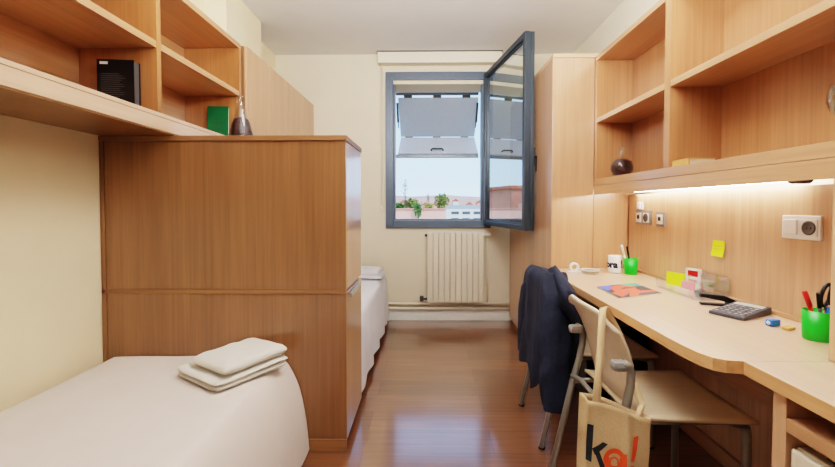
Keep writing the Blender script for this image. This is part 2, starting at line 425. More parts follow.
# ------------------------------------------------------------------ left wall unit
bk = thing('wall_bookcase', 'oak open bookcase on left wall holding black and green books', 'bookcase', (-1.37, 1.4, 1.5))
LF, LBK, LE, L0 = -1.187, -1.547, 2.512, -.3
part('bottom_shelf', OF, bk, LBK, LF, L0, LE, 1.507, 1.565, bev=.002)
part('underside', OZ, bk, LBK, LF-.003, L0, LE, 1.5005, 1.5065)  # dark sheet giving the shade below the shelf by its colour
part('bottom_shelf_top', OF, bk, LBK, LF, L0, LE, 1.5665, 1.583, bev=.001)
part('back_panel', OY, bk, LBK, LBK+.012, L0, LE, 1.584, 2.16)
part('top_shelf', OY, bk, LBK, LF, L0, LE, 2.162, 2.192)
for a, b in ((L0, L0+.03), (1.728, 1.755), (LE-.028, LE)):
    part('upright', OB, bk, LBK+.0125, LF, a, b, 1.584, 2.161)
for a, b in ((L0+.031, 1.727), (1.756, LE-.029)):
    part('middle_shelf', OY, bk, LBK+.0125, LF-.001, a, b, 1.862, 1.892)
for k, (a, b, lb) in enumerate(((2.535, 3.262, 'pale wood two-door wall cupboard next to the open bookcase on the left'), (3.268, 4.012, 'pale wood two-door wall cupboard against the window wall'))):
    cb = thing('wall_cupboard', lb, 'cupboard', (-1.36, (a+b)/2, 1.5), 'wall cupboards over the far bed')
    part('carcass', OZ, cb, LBK, -1.182, a, b, 1.503, 2.195)
    mid = (a+b)/2
    for p, q in ((a+.003, mid-.003), (mid+.003, b-.003)):
        part('door', WW, cb, -1.18, -1.16, p, q, 1.505, 2.193)

# partition chest between the beds
pc = thing('partition_cabinet', 'tall oak cabinet standing crosswise between the two beds', 'cabinet', (-.96, 2.07, 0))
px0, px1, py0, py1 = -1.547, -.384, 1.836, 2.25
part('carcass', OZ, pc, px0, px1-.018, py0+.016, py1, .04, 1.474)
part('plinth', OZ, pc, px0, px1-.03, py0+.02, py1-.02, 0, .039)
part('cabinet_top', OX, pc, px0, px1+.004, py0, py1+.012, 1.475, 1.499)
part('front_panel', OZ, pc, px0+.022, px1-.002, py0+.006, py0+.015, .777, 1.474)
part('front_panel', OZ, pc, px0+.022, px1-.002, py0+.006, py0+.015, .062, .755)
part('front_rail', OX, pc, px0, px1-.002, py0+.002, py0+.015, .756, .776)
part('front_rail', OX, pc, px0, px1-.002, py0+.002, py0+.015, .001, .061)
part('front_stile', OZ, pc, px0, px0+.021, py0+.002, py0+.015, .062, 1.474)
dw = part('door', OS, pc, px1-.017, px1, py0+.016, py1, .775, 1.473)
dl = part('door', OS, pc, px1-.017, px1, py0+.016, py1, .06, .76)
hb = MB().box(px1, px1+.014, py0+.05, py0+.33, .742, .757, bev=.003).box(px1+.010, px1+.016, py0+.05, py0+.33, .730, .757, bev=.002)
link('handle', hb, CHROME, dl)

# ------------------------------------------------------------------ beds
def bed(name, label, prof, y0, y1, sheet, wr, base, hem=0.0):
    b = thing(name, label, 'bed', ((prof[0][0]+prof[-1][0])/2, (y0+y1)/2, 0))
    # smooth the cross section
    P = []
    for i in range(len(prof)-1):
        p0, p1, p2, p3 = [Vector((*prof[max(0, min(len(prof)-1, i+k))], 0)) for k in (-1, 0, 1, 2)]
        for s in range(4):
            u = s/4
            P.append(.5*((2*p1)+(-p0+p2)*u+(2*p0-5*p1+4*p2-p3)*u*u+(-p0+3*p1-3*p2+p3)*u**3))
    P.append(Vector((*prof[-1], 0)))
    ny = 90; G = []
    zt = max(p.y for p in P)
    for j in range(ny+1):
        y = y0+(y1-y0)*j/ny; row = []
        for i, p in enumerate(P):
            x, z = p.x, p.y
            side = max(0, min(1, (zt-z)/.3)) if x > (prof[0][0]+prof[-1][0])/2 else 0
            x += side*wr*(math.sin(y*19+1.5*fbm(y*3, 0))*.5+fbm(y*6, z*2, 3))
            z += (1-side)*wr*.45*fbm(x*5, y*5, 9)
            row.append((x, y, max(.012, z)))
        G.append(row)
    m = MB(); m.grid(G)
    # closing faces at both ends
    for row in (G[0], G[-1]):
        m.poly(row + [(row[-1][0], row[-1][1], row[0][2]*0+.013), (row[0][0], row[0][1], .013)])
    o = link('bedspread', m, sheet, b)
    m2 = MB()
    xs = (prof[0][0]+.06, prof[-1][0]-.14)
    for xx in xs:
        for yy in (y0+.08, y1-.08): m2.box(xx-.02, xx+.02, yy-.02, yy+.02, 0, .2)
    return b
bed('single_bed', 'single bed with smooth white bedspread in front of the oak cabinet', [(-1.512, .30), (-1.508, .40), (-1.495, .445), (-1.45, .456), (-1.2, .46), (-.85, .464), (-.71, .460), (-.67, .440), (-.64, .395), (-.605, .31), (-.582, .2), (-.568, .1), (-.56, .02)], -.4, 1.831, SHEET, .007, OY)
bed('single_bed', 'single bed with rumpled white sheets under the wall cupboards behind the cabinet', [(-1.512, .30), (-1.508, .44), (-1.49, .485), (-1.4, .497), (-1.0, .505), (-.55, .502), (-.46, .49), (-.425, .455), (-.41, .36), (-.40, .25), (-.395, .15), (-.392, .06)], 2.275, 3.94, SHEETB, .014, OY)
link_b = thing('folded_blanket', 'white folded blanket layers on the far bed at the window wall', 'blanket', (-.95, 3.75, .51))
for k, (z, ins) in enumerate(((.530, 0), (.560, .025))):
    G = []
    for i in range(25):
        a = i/24; row = []
        for j in range(13):
            q = j/12; x = -1.45+1.03*a-ins*a; y = 3.52+ins+.36*q
            e = min(1, min(a, 1-a)*14)*min(1, min(q, 1-q)*8)
            row.append((x, y, z-.012+.03*e**.5+.008*fbm(x*7, y*7, k)))
        G.append(row)
    m = MB(); m.grid(G); link('blanket_layer', m, SHEETB, link_b, solid=.006)

# towels
def towel(name, label, c, rz, sx, sy, z, layers, th, seed, grp):
    t = thing(name, label, 'towel', (c[0], c[1], z), grp, rz)
    W = WORLD[t.name]
    # one folded sheet: a rounded slab per layer, joined along the fold
    m = MB(); NU, NV = 26, 20
    for L in range(layers):
        z0 = L*th
        top, bot = [], []
        ins = .004*abs(math.sin(L*2.1+seed))
        for i in range(NU+1):
            a = -1+2*i/NU; rt, rb_ = [], []
            for j in range(NV+1):
                q = -1+2*j/NV
                ca = math.copysign(1-(1-abs(a))**1.6, a) ; cq = math.copysign(1-(1-abs(q))**1.6, q)
                x = (sx/2-ins)*ca*(1-.03*abs(cq)**6); y = (sy/2-ins)*cq*(1-.03*abs(ca)**6)
                e = (1-abs(ca)**10)*(1-abs(cq)**10)
                wv = .006*fbm(x*9, y*9, seed+L*.3)+.004*fbm(x*25, y*25, seed)
                zt = z0+th*.5+th*.5*max(0, e)**.35+wv*(1 if L == layers-1 else .4)
                zb = z0+th*.5-th*.5*max(0, e)**.35
                rt.append(W @ Vector((x, y, zt))); rb_.append(W @ Vector((x, y, max(zb, z0))))
            top.append(rt); bot.append(rb_)
        m.grid(top); m.grid(bot)
    return link('folded_cloth', m, TOWEL, t, recalc=True)
towel('bath_towel', 'large white folded bath towel lying on the bed under a smaller towel', (-.826, 1.655), R(58), .335, .30, .468, 2, .021, 1, 'white towels on the bed')
towel('hand_towel', 'small white folded hand towel on top of the large bath towel', (-.797, 1.658), R(59), .305, .25, .516, 1, .042, 5, 'white towels on the bed')

# ------------------------------------------------------------------ wardrobe and right shelves
wd = thing('wardrobe', 'tall pale wood wardrobe in the corner beside the open window', 'wardrobe', (1.14, 3.33, 0))
part('carcass', WW, wd, .848, 1.455, 2.68, 4.012, .06, 2.155)
part('end_panel', WW, wd, .846, 1.107, 2.66, 2.679, .0, 2.155)
part('side_panel', WW, wd, 1.112, 1.344, 2.666, 2.679, .0, 1.24)
part('wardrobe_top', WX, wd, .832, 1.455, 2.657, 4.012, 2.156, 2.182)
part('plinth', WY, wd, .856, 1.455, 2.68, 4.012, 0, .059)
part('corner_stile', WW, wd, .829, .845, 2.657, 2.69, 0, 2.155)
for a, b in ((2.692, 3.345), (3.35, 4.01)):
    part('door', WW, wd, .830, .847, a, b, .062, 2.154)

rs = thing('wall_bookcase', 'beech open bookcase mounted on right wall above the desks', 'bookcase', (1.23, 1.6, 1.25))
RF, RBK, RE, R0 = 1.108, 1.4585, 2.655, .2
part('pelmet', WY, rs, RF, RF+.018, R0, RE-.0, 1.246, 1.303, bev=.002)
part('underside', WY, rs, RF+.0185, RBK, R0, RE, 1.2905, 1.303)
part('bottom_shelf', WY, rs, RF, RBK, R0, RE, 1.304, 1.348, bev=.002)
part('back_panel', WB, rs, 1.345, RBK, R0, RE, 1.349, 2.125)
part('top_shelf', WY, rs, RF, RBK, R0, RE, 2.126, 2.156)
for a, b in ((RE-.03, RE), (1.836, 1.880), (R0, R0+.03)):
    part('upright', WB, rs, RF, 1.3445, a, b, 1.349, 2.1255)
for a, b in ((1.881, RE-.031), (R0+.031, 1.835)):
    part('middle_shelf', WY, rs, RF+.001, 1.3445, a, b, 1.716, 1.746)
part('support_panel', WZ, rs, 1.084, 1.3445, 1.035, 1.072, .7545, 1.2455)

sl = thing('strip_light', 'lit strip light fixed under the shelf above the desk', 'lamp', (1.31, 2.0, 1.27))
link('tube', MB().tube([(1.318, 1.44, 1.2705), (1.318, 2.54, 1.2705)], .0125, 12), TUBE, sl)
link('lamp_housing', B(1.295, 1.342, 1.42, 2.56, 1.2835, 1.2900), WHITE, sl)
link('end_cap', MB().tube([(1.318, 2.541, 1.2705), (1.318, 2.575, 1.2705)], .014, 12), DGREY, sl)
link('plug', MB().tube([(1.275, 1.40, 1.266), (1.305, 1.43, 1.266)], .018, 14).tube([(1.315, 1.385, 1.264), (1.275, 1.38, 1.264)], .018, 14), DGREY, sl)

# ------------------------------------------------------------------ desks
dk = thing('desk', 'long pale wooden desk with rounded end under the lit shelf', 'desk', (1.06, 1.86, 0))
pts = [(1.343, 2.654), (.785, 2.654), (.778, 2.60), (.768, 1.9), (.764, 1.25), (.766, 1.18), (.773, 1.125), (.787, 1.09), (.812, 1.072), (.85, 1.066), (1.343, 1.066)]
def slab(poly, z0, z1, parent, nm):
    m = MB(); m.use(DESK); m.use(EDGE)
    lo = [m.bm.verts.new((x, y, z0)) for x, y in poly]; hi = [m.bm.verts.new((x, y, z1)) for x, y in poly]
    m.use(DESK); m._f(hi); m._f(lo[::-1]); m.use(EDGE)
    for i in range(len(poly)):
        j = (i+1) % len(poly); m._f([lo[i], lo[j], hi[j], hi[i]])
    return link(nm, m, None, parent)
slab(pts, .716, .751, dk, 'desk_top')
part('back_rail', WY, dk, 1.331, 1.3435, 1.08, 2.65, .7515, .768, bev=.003)
part('support_panel', WY, dk, 1.30, 1.3265, 1.08, 2.65, .40, .7155)
part('wall_bracket', WZ, dk, .92, 1.29, 2.62, 2.65, .45, .7155)
d2 = thing('desk', 'second pale wooden desk with an open compartment at the photo edge', 'desk', (1.1, .6, 0))
slab([(1.343, 1.0645), (.851, 1.0645), (.846, .5), (.846, -.3), (1.343, -.3)], .716, .751, d2, 'desk_top')
part('side_panel', WZ, d2, .868, 1.343, .955, .992, 0, .7155)
part('compartment_shelf', WY, d2, .868, 1.32, -.25, .954, .623, .657, bev=.002)
part('side_panel', WZ, d2, .868, 1.343, -.29, -.252, 0, .7155)
part('back_panel', WZ, d2, 1.322, 1.343, -.25, .954, .1, .7155)
su = thing('storage_unit', 'cream white box unit with framed front under the near desk', 'cabinet', (1.1, .68, 0))
part('carcass', CREAM, su, .891, 1.31, .50, .951, .02, .590, bev=.006)
part('front_panel', CREAM, su, .877, .890, .50, .951, .03, .586, bev=.006)
part('front_panel_inset', WHITE, su, .870, .8765, .535, .915, .07, .55, bev=.006)
part('gap_shade', BLACK, su, .91, 1.30, .50, .90, .5905, .615, bev=.004)  # black slab added for the dark gap above the box, no real lid
for xx in (.93, 1.29):
    for yy in (.53, .9): link('foot', MB().tube([(xx, yy, 0), (xx, yy, .02)], .015, 10), BLACK, su)

mf = thing('dark_cabinet', 'black low unit in deep shadow under the desk beside the wardrobe', 'cabinet', (1.1, 2.45, 0))
part('body', BLACK, mf, .93, 1.295, 2.30, 2.615, .03, .44, bev=.006)
part('lid', BLACK, mf, .915, 1.297, 2.29, 2.617, .441, .47, bev=.008)
part('handle', DGREY, mf, .902, .914, 2.40, 2.50, .45, .462)
for xx in (.95, 1.27):
    for yy in (2.33, 2.59): link('foot', MB().tube([(xx, yy, 0), (xx, yy, .03)], .015, 10), BLACK, mf)

# ------------------------------------------------------------------ chairs
def chair_parts(root):
    ox, oy = root.location.x, root.location.y
    T = Matrix.Translation((ox, oy, 0))
    # seat: tapered plywood, slightly dished
    G = []
    NU, NV = 16, 14
    for i in range(NU+1):
        a = i/NU; row = []
        x = -.188+.405*a
        hw = .188+.017*a
        for j in range(NV+1):
            q = -1+2*j/NV
            xx = x - (.012*(abs(q)**4) if a < .1 else 0) + (.006*abs(q)**3*(a > .9))
            z = .447-.010*(1-q*q)*math.sin(a*math.pi)**1+(.010*(1-a)**6)
            row.append(T @ Vector((xx, hw*q, z)))
        G.append(row)
    m = MB(); m.grid(G); link('seat', m, PLY, root, solid=.012)
    # backrest shell
    prof = [(-.181, .472, .125), (-.186, .52, .150), (-.192, .57, .172), (-.201, .63, .190), (-.222, .69, .198), (-.25, .745, .203), (-.272, .785, .200), (-.281, .803, .185)]
    G = []
    for k, (x, z, hw) in enumerate(prof):
        row = []
        for j in range(NV+1):
            q = -1+2*j/NV
            zz = z - (.030*abs(q)**6 if k >= 6 else 0)
            row.append(T @ Vector((x-.022*(1-q*q)*(.4+.6*k/7)+.010, hw*q, zz)))
        G.append(row)
    m = MB(); m.grid(G); link('backrest', m, PLYB, root, solid=.011)
    for s in (-1, 1):
        y = .205*s
        pts = [(-.335, y, 0), (-.245, y, .40), (-.218, y, .50), (-.204, y, .57), (-.203, y, .615), (-.212, y, .638), (-.232, y, .648)]
        link('rear_leg', MB().tube([T @ Vector(p) for p in pts], .0165, 12, flat=.8, up=(0, 1, 0)), STEEL, root)
        link('clamp', MB().box(-.266, -.214, min(y*.86, y*1.07), max(y*.86, y*1.07), .618, .654, bev=.016, M=T), GREYP, root)
        link('front_leg', MB().tube([T @ Vector(p) for p in ((.195, y*.93, 0), (.195, y*.93, .40), (.188, y*.93, .428))], .0165, 12, flat=.8, up=(0, 1, 0)), STEEL, root)
        link('side_rail', MB().tube([T @ Vector(p) for p in ((-.245, y*.97, .405), (-.20, y*.80, .425), (.15, y*.78, .426), (.188, y*.90, .424))], .010, 10), STEEL, root)
        for xx in ((-.335, .195)):
            link('foot_cap', MB().lathe([(.015, 0), (.0175, .003), (.0175, .010), (.0155, .012)], tuple(T @ Vector((xx+(.004 if xx < 0 else 0), y*(1 if xx < 0 else .93), 0))), 12), BLACK, root)
    link('cross_rail', MB().tube([T @ Vector(p) for p in ((-.25, -.2, .43), (-.232, -.15, .432), (-.232, .15, .432), (-.25, .2, .43))], .010, 10), STEEL, root)
ch = thing('dining_chair', 'pale plywood chair with silver legs carrying the printed tote bag', 'chair', (.88, 1.515, 0), 'plywood chairs at the desk')
chair_parts(ch)
c2 = copy_tree(ch)
c2.location = (.88, 2.085, 0); c2['label'] = 'pale plywood chair at the desk with navy jacket over its backrest'

# jacket over the far chair
jk = thing('jacket', 'dark navy jacket draped over the back of the far chair', 'jacket', (.60, 2.08, .2))
NC, NR = 72, 26
G = []
ridge_y0, ridge_y1 = 1.90, 2.27
def ridge(phi):
    # stadium around the chair back: returns (unit outward dir, ridge point y)
    c, s = math.cos(phi), math.sin(phi)
    y = 2.08+.185*max(-1, min(1, s*1.5))
    return Vector((c, s, 0)), y
for i in range(NC):
    phi = 2*math.pi*i/NC
    o, y = ridge(phi)
    c, s = math.cos(phi), math.sin(phi)
    # bottom height by side: aisle side c<0 long, seat side c>0 short
    long_ = max(0, -c)**.5
    zb = .52*(1-long_)+.27*long_
    if s < -.45 and c < .75: zb = .33
    zb += .03*math.sin(phi*5)+.02*math.sin(phi*11)
    row = []
    for k in range(NR+1):
        f = k/NR; z = .847-(.847-zb)*f
        rx = .142*min(1, (f*2.2))**.45 if c > 0 else .034*min(1, f*12)**.5+.014*f
        ry = (.062 if s < 0 else .05)*min(1, f*2.5)**.5+.006*f
        cx = .590+(.02 if c > 0 else 0)*f
        if f == 0: p = Vector((.592, y, .836+.006*math.cos((y-2.08)*9)))
        else:
            fold = (.008+.020*f)*(math.sin(phi*9+2*f)+.7*math.sin(phi*17+1.3-2*f)+.8*fbm(phi*3, f*5, 1))
            p = Vector((cx+(rx+max(0, fold)*.8)*c, y+(ry+max(0, fold)*.8)*s, z-.02*(1-f)*abs((y-2.085)/.19)**2))
        row.append(p)
    G.append(row)
m = MB(); m.grid(G, close_u=True)
link('jacket_body', m, JACKET, jk, solid=.004, sub=1)
sp = [(.600, 1.875, .85), (.594, 1.832, .76), (.585, 1.818, .62), (.581, 1.808, .50), (.582, 1.802, .37), (.585, 1.796, .235)]
m = MB(); N = 20; P = []
sp = [Vector(p) for p in sp]
cen = []
for i in range(len(sp)-1):
    for s in range(6): cen.append(sp[i].lerp(sp[i+1], s/6))
cen.append(sp[-1])
for i, p in enumerate(cen):
    f = i/(len(cen)-1); row = []
    for k in range(N):
        a = 2*math.pi*k/N
        w = .050+.018*math.sin(f*math.pi*.8)
        wr = 1+.07*math.sin(f*26+a*2)+.13*math.sin(a*4+f*5)+.25*fbm(f*7, math.cos(a)*1.5, math.sin(a)*1.5)
        row.append(p+Vector((math.cos(a)*w*wr, math.sin(a)*(.020+.012*f)*wr, .006*math.sin(a*2+f*14))))
    P.append(row)
m.grid(P, close_v=True); m.poly(P[0])
link('sleeve', m, JACKET, jk, solid=.003, sub=1)
# second sleeve on the far side
P = []
sp = [Vector(p) for p in ((.59, 2.245, .765), (.565, 2.28, .70), (.552, 2.29, .58), (.548, 2.285, .46), (.545, 2.275, .335))]
cen = []
for i in range(len(sp)-1):
    for s in range(6): cen.append(sp[i].lerp(sp[i+1], s/6))
cen.append(sp[-1])
for i, p in enumerate(cen):
    f = i/(len(cen)-1)
    P.append([p+Vector((math.cos(2*math.pi*k/N)*.022, math.sin(2*math.pi*k/N)*(.042+.012*math.sin(f*3))*(1+.09*math.sin(f*22+k)), 0)) for k in range(N)])
m = MB(); m.grid(P, close_v=True); m.poly(P[0]); link('sleeve', m, JACKET, jk, solid=.003, sub=1)
# bunched hood
m = MB(); P = []
for i in range(19):
    f = i/18; row = []
    cx, cy, cz = .60+.095*f, 1.91-.115*math.sin(min(1.57, f*5)), .875-.285*f-.02*math.sin(f*5)
    for k in range(16):
        a = 2*math.pi*k/16
        r = (.022+.022*math.sin(f*math.pi))*(1+.18*math.sin(a*3+f*11)+.1*math.sin(a*5))
        row.append((cx+r*math.cos(a)*.8, cy+r*math.sin(a), cz+r*.5*math.cos(a+.6)))
    P.append(row)
m.grid(P, close_v=True); m.poly(P[0]); m.poly(P[-1]); link('hood', m, JACKET, jk, sub=1)

# ------------------------------------------------------------------ tote bag
tb = thing('tote_bag', 'natural cotton tote bag with dark and orange lettering hanging on near chair', 'bag', (.61, 1.235, .18))
BX0, BX1, ZB = .497, .694, .17
def bag_front(u, v):
    """u across 0..1, v down 0..1"""
    zt = .563-.052*u+.006*math.sin(u*5)
    z = zt+(ZB-zt)*v
    x = BX0+(BX1-BX0)*u-.010*v*(1-u)-.012*v*u
    y = 1.222-.016*math.sin(u*math.pi)*min(1, .3+v*2)-.012*math.exp(-((u-.62)/.07)**2)*min(1, .4+v)+.010*math.exp(-((u-.74)/.07)**2)*min(1, .4+v)
    y += .004*fbm(u*5, v*5, 2)+.003*math.sin(u*14+v*5)*v
    return Vector((x, y, z))
def bag_back(u, v):
    p = bag_front(u, v); return Vector((p.x-.012*(1-u), 1.252+.003*math.sin(u*6+v*4), p.z+.012*(1-u)))
loop = []
NU, NV = 28, 24
G = []
for j in range(NV+1):
    v = j/NV; row = []
    for i in range(NU+1): row.append(bag_front(i/NU, v))
    # right gusset
    row.append(bag_front(1, v).lerp(bag_back(1, v), .5)+Vector((.004, 0, 0)))
    for i in range(NU, -1, -1): row.append(bag_back(i/NU, v))
    row.append(bag_front(0, v).lerp(bag_back(0, v), .5)+Vector((.006+.004*math.sin(v*20), 0, 0)))
    G.append(row)
m = MB(); m.grid(G, close_v=True); m.poly(G[-1]); link('bag_body', m, COTTON, tb, solid=.002)
def on_bag(pts2, ink, m):
    # pts2 polygon in (x metres from bag left, z metres world) laid on the cloth
    m.use(ink)
    vs = []
    for x, z in pts2:
        u, v = .5, .5
        for _ in range(12):
            p = bag_front(u, v)
            u = max(0, min(1, u+(x-p.x)/.2)); v = max(0, min(1, v-(z-p.z)/.38))
        p = bag_front(u, v); vs.append(p+Vector((0, -.0018, 0)))
    return vs
def bag_strip(a, b, ink, m):
    """quad strip between two polylines"""
    A, Bq = on_bag(a, ink, m), on_bag(b, ink, m)
    for i in range(len(A)-1): m.poly([A[i], A[i+1], Bq[i+1], Bq[i]])
def pxz(u, v): return (.0031056*(u-428), 1.17-.0031056*(v-206))     # photo scale at the bag
def lerp2(a, b, n): return [(a[0]+(b[0]-a[0])*i/n, a[1]+(b[1]-a[1])*i/n) for i in range(n+1)]
lt = MB()
def bquad(p, n, ink):
    q = [pxz(*c) for c in p]
    bag_strip(lerp2(q[0], q[1], n), lerp2(q[3], q[2], n), ink, lt)
bquad(((588.2, 424.5), (586.8, 461), (592, 463), (594, 425.5)), 8, INKK)       # k stem
bquad(((592.6, 449), (602, 441), (607, 443), (595, 455)), 5, INKK)             # k upper arm
bquad(((594, 450), (600, 467), (606, 470), (598, 448)), 5, INKK)               # k lower arm
def ring(cu, cv, ro, ri, a0, a1, n, ink, ky=1.15):
    A = [pxz(cu+ro*math.cos(a0+(a1-a0)*i/n), cv+ro*ky*math.sin(a0+(a1-a0)*i/n)) for i in range(n+1)]
    C = [pxz(cu+ri*math.cos(a0+(a1-a0)*i/n), cv+ri*ky*math.sin(a0+(a1-a0)*i/n)) for i in range(n+1)]
    bag_strip(A, C, ink, lt)
ring(613.5, 459, 10.6, 6.4, 0, 2*math.pi, 40, INKO)
ring(613.5, 459, 6.6, 4.8, -.4, 3.6, 24, INKO)
ring(613.2, 460.5, 4.6, 3.1, -3.6, .6, 20, INKO)
bquad(((620.5, 452), (620.0, 470), (624.5, 471), (624.2, 451)), 6, INKO)
bquad(((633.2, 437), (629.5, 460), (635, 463), (638.8, 436)), 8, INKO)         # exclamation stroke
bquad(((629.8, 465), (629, 470), (634.2, 472), (635, 467)), 3, INKO)
link('lettering', lt, None, tb)
def strap(path, w, wd):
    path = [Vector(p) for p in path]; out = []
    for i in range(len(path)-1):
        p0, p1, p2, p3 = [path[max(0, min(len(path)-1, i+k))] for k in (-1, 0, 1, 2)]
        for s in range(8):
            u = s/8
            out.append(.5*((2*p1)+(-p0+p2)*u+(2*p0-5*p1+4*p2-p3)*u*u+(-p0+3*p1-3*p2+p3)*u**3))
    out.append(path[-1])
    m = MB(); m.grid([[p-Vector(wd)*w/2, p+Vector(wd)*w/2] for p in out]); return m
link('handle', strap([(.527, 1.224, .52), (.528, 1.222, .60), (.546, 1.246, .69), (.570, 1.29, .785), (.588, 1.325, .822), (.612, 1.36, .818), (.648, 1.40, .775), (.694, 1.425, .70), (.716, 1.42, .62), (.726, 1.39, .55), (.716, 1.325, .515), (.686, 1.262, .525), (.655, 1.236, .485)], .026, (.95, .0, .2)), COTTON, tb, solid=.003)

# ------------------------------------------------------------------ things on the desk
DZ = .7515
def cup(name, label, c, h, r0, r1, mat, grp=None):
    o = thing(name, label, 'pencil cup', (c[0], c[1], DZ), grp)
    link('cup_body', MB().lathe([(0, 0), (r0, 0), (r0+.001, .003), (r1, h), (r1-.003, h), (r0-.003, .004), (0, .004)], (c[0], c[1], DZ), 28), mat, o)
    return o
def pen(label, c, tip, top, r, bodym, capm, cat='pen', name='pen', grp='pens in the green cups'):
    o = thing(name, label, cat, tip, grp)
    a, b = Vector(tip), Vector(top)
    link('barrel', MB().tube([a, a.lerp(b, .08), b], r, 10, rad=[r*.5, r, r]), bodym, o)
    link('cap', MB().tube([b.lerp(a, .33), b.lerp(a, .02), b], r*1.15, 10, rad=[r*1.2, r*1.2, r*.8]), capm, o)
    return o
cup('pencil_cup', 'green plastic pencil cup beside the white mug at far end of desk', (1.245, 2.43), .098, .033, .041, GREEN, 'green pencil cups')
cup('pencil_cup', 'green plastic pencil cup holding red pen and scissors at near end', (1.222, 1.245), .092, .034, .039, GREEN, 'green pencil cups')
pen('black pen leaning in the far green cup', 0, (1.254, 2.435, DZ+.006), (1.212, 2.415, DZ+.172), .005, BLACK, BLACK)
pen('white pen leaning in the far green cup', 0, (1.240, 2.445, DZ+.006), (1.187, 2.430, DZ+.180), .006, MUG, MUG)
pen('red pen in the near green cup', 0, (1.228, 1.240, DZ+.006), (1.190, 1.257, DZ+.150), .006, REDP, REDP)
pen('dark grey pen beside the red pen in the near green cup', 0, (1.230, 1.236, DZ+.006), (1.209, 1.232, DZ+.150), .005, DGREY, BLACK)
sc = thing('scissors', 'black handled scissors standing in the near green cup', 'scissors', (1.2, 1.19, DZ))
bl = MB()
bl.tube([(1.217, 1.230, DZ+.008), (1.234, 1.234, DZ+.105)], .005, 8, flat=.4); link('blade', bl, CHROME, sc)
hp = MB()
for ox, tz in ((.0, 0), (.016, .006)):
    ctr = Vector((1.236+ox, 1.235-.010*(ox > 0), DZ+.142+tz)); ring_ = []
    for k in range(17):
        a = 2*math.pi*k/16; ring_.append(ctr+Vector((.012*math.cos(a)+.008*math.sin(a), -.002*math.cos(a), .034*math.sin(a))))
    hp.tube(ring_, .0055, 8, caps=False)
link('handles', hp, BLACK, sc)
bc = thing('marker', 'blue capped marker lying low in the near green cup', 'pen', (1.222, 1.2, DZ))
link('barrel', MB().tube([(1.226, 1.226, DZ+.006), (1.246, 1.234, DZ+.105)], .0065, 10), BLUEP, bc)

mg = thing('mug', 'white mug printed with dark letters and red exclamation mark on desk', 'mug', (1.178, 2.49, DZ))
mm = MB(); mm.use(MUG)
mm.lathe([(0, 0), (.038, 0), (.042, .004), (.0435, .02), (.0435, .104), (.042, .106), (.040, .104), (.039, .01), (0, .008)], (1.178, 2.49, DZ), 36)
def wrap(txt, size, ang0, z, ink, bold):
    b = text_polys(txt, size, bold)
    bmesh.ops.triangulate(b, faces=b.faces)
    for _ in range(4): bmesh.ops.subdivide_edges(b, edges=[e_ for e_ in b.edges if e_.calc_length() > .004], cuts=1); bmesh.ops.triangulate(b, faces=b.faces)
    mm.use(ink)
    for v in b.verts:
        a = ang0+v.co.x/.0435; v.co = Vector((1.178+.0441*math.cos(a), 2.49+.0441*math.sin(a), DZ+z+v.co.y))
    mm.merge(b)
wrap('ora', .056, R(-198), .036, NAVYI, .003)
wrap('!', .066, R(-75), .036, REDP, .002)
link('mug_body', mm, None, mg)
link('handle', MB().tube([(1.217, 2.509, DZ+.085), (1.235, 2.518, DZ+.08), (1.24, 2.52, DZ+.055), (1.23, 2.516, DZ+.03), (1.216, 2.508, DZ+.024)], .006, 8), MUG, mg)

gd = thing('glass_dish', 'small clear glass dish with white rim at far end of desk', 'dish', (1.0, 2.44, DZ))
link('dish_body', MB().lathe([(0, 0), (.045, 0), (.052, .006), (.055, .022), (.052, .023), (.047, .010), (0, .008)], (1.0, 2.44, DZ), 28), CLEAR, gd)
link('rim', MB().lathe([(.0525, .0232), (.0565, .0232), (.0565, .027), (.0525, .027), (.0525, .0232)], (1.0, 2.44, DZ), 28), MUG, gd)
td = thing('tape_dispenser', 'small white tape dispenser next to the glass dish on the desk', 'tape dispenser', (.925, 2.50, DZ))
link('roll', MB().lathe([(.018, 0), (.03, 0), (.03, .02), (.018, .02), (.018, 0)], (0, 0, 0), 24, M=Matrix.Translation((.925, 2.51, DZ+.032)) @ Matrix.Rotation(R(90), 4, 'X')), MUG, td)
link('base', B(.885, .975, 2.487, 2.513, DZ, DZ+.008, bev=.002).box(.963, .973, 2.49, 2.51, DZ+.008, DZ+.022, bev=.002), SOCK, td)

# magazine with abstract cover art
mz = thing('magazine', 'magazine with red, blue and teal abstract cover lying on the desk', 'magazine', (.98, 1.95, DZ), rz=0)
A_, B_, C_, D_ = [Vector((*p, 0)) for p in ((.865, 2.02), (1.108, 2.12), (1.108, 1.872), (.855, 1.765))]
def mpt(u, v, z): 
    p = A_.lerp(B_, u).lerp(D_.lerp(C_, u), v); return Vector((p.x, p.y, z))
m = MB(); m.use(PAPER)
lo = [m.bm.verts.new(mpt(u, v, DZ)) for u, v in ((0, 0), (1, 0), (1, 1), (0, 1))]; hi = [m.bm.verts.new(mpt(u, v, DZ+.006)) for u, v in ((0, 0), (1, 0), (1, 1), (0, 1))]
m._f(lo); 
for i in range(4): m._f([lo[i], lo[(i+1) % 4], hi[(i+1) % 4], hi[i]])
link('pages', m, None, mz)
m = MB()
def art(pts, mat, k): m.use(mat); m.poly([mpt(u, v, DZ+.0065+.0002*k) for u, v in pts])
art(((0, 0), (1, 0), (1, 1), (0, 1)), DARKI, 0)
art(((0, .05), (.32, 0), (.36, .28), (.05, .4)), BLUEI, 1)
art([(.47+.30*math.cos(t_*math.pi/10), .42+.36*math.sin(t_*math.pi/10)) for t_ in range(20)], CORAL, 2)
art(((.56, 0), (1, 0), (1, .34), (.66, .25)), CYAN, 1)
art(((.25, .98), (.4, .72), (.7, .66), (1, .74), (1, .86), (.6, .8), (.42, 1)), CORAL, 3)
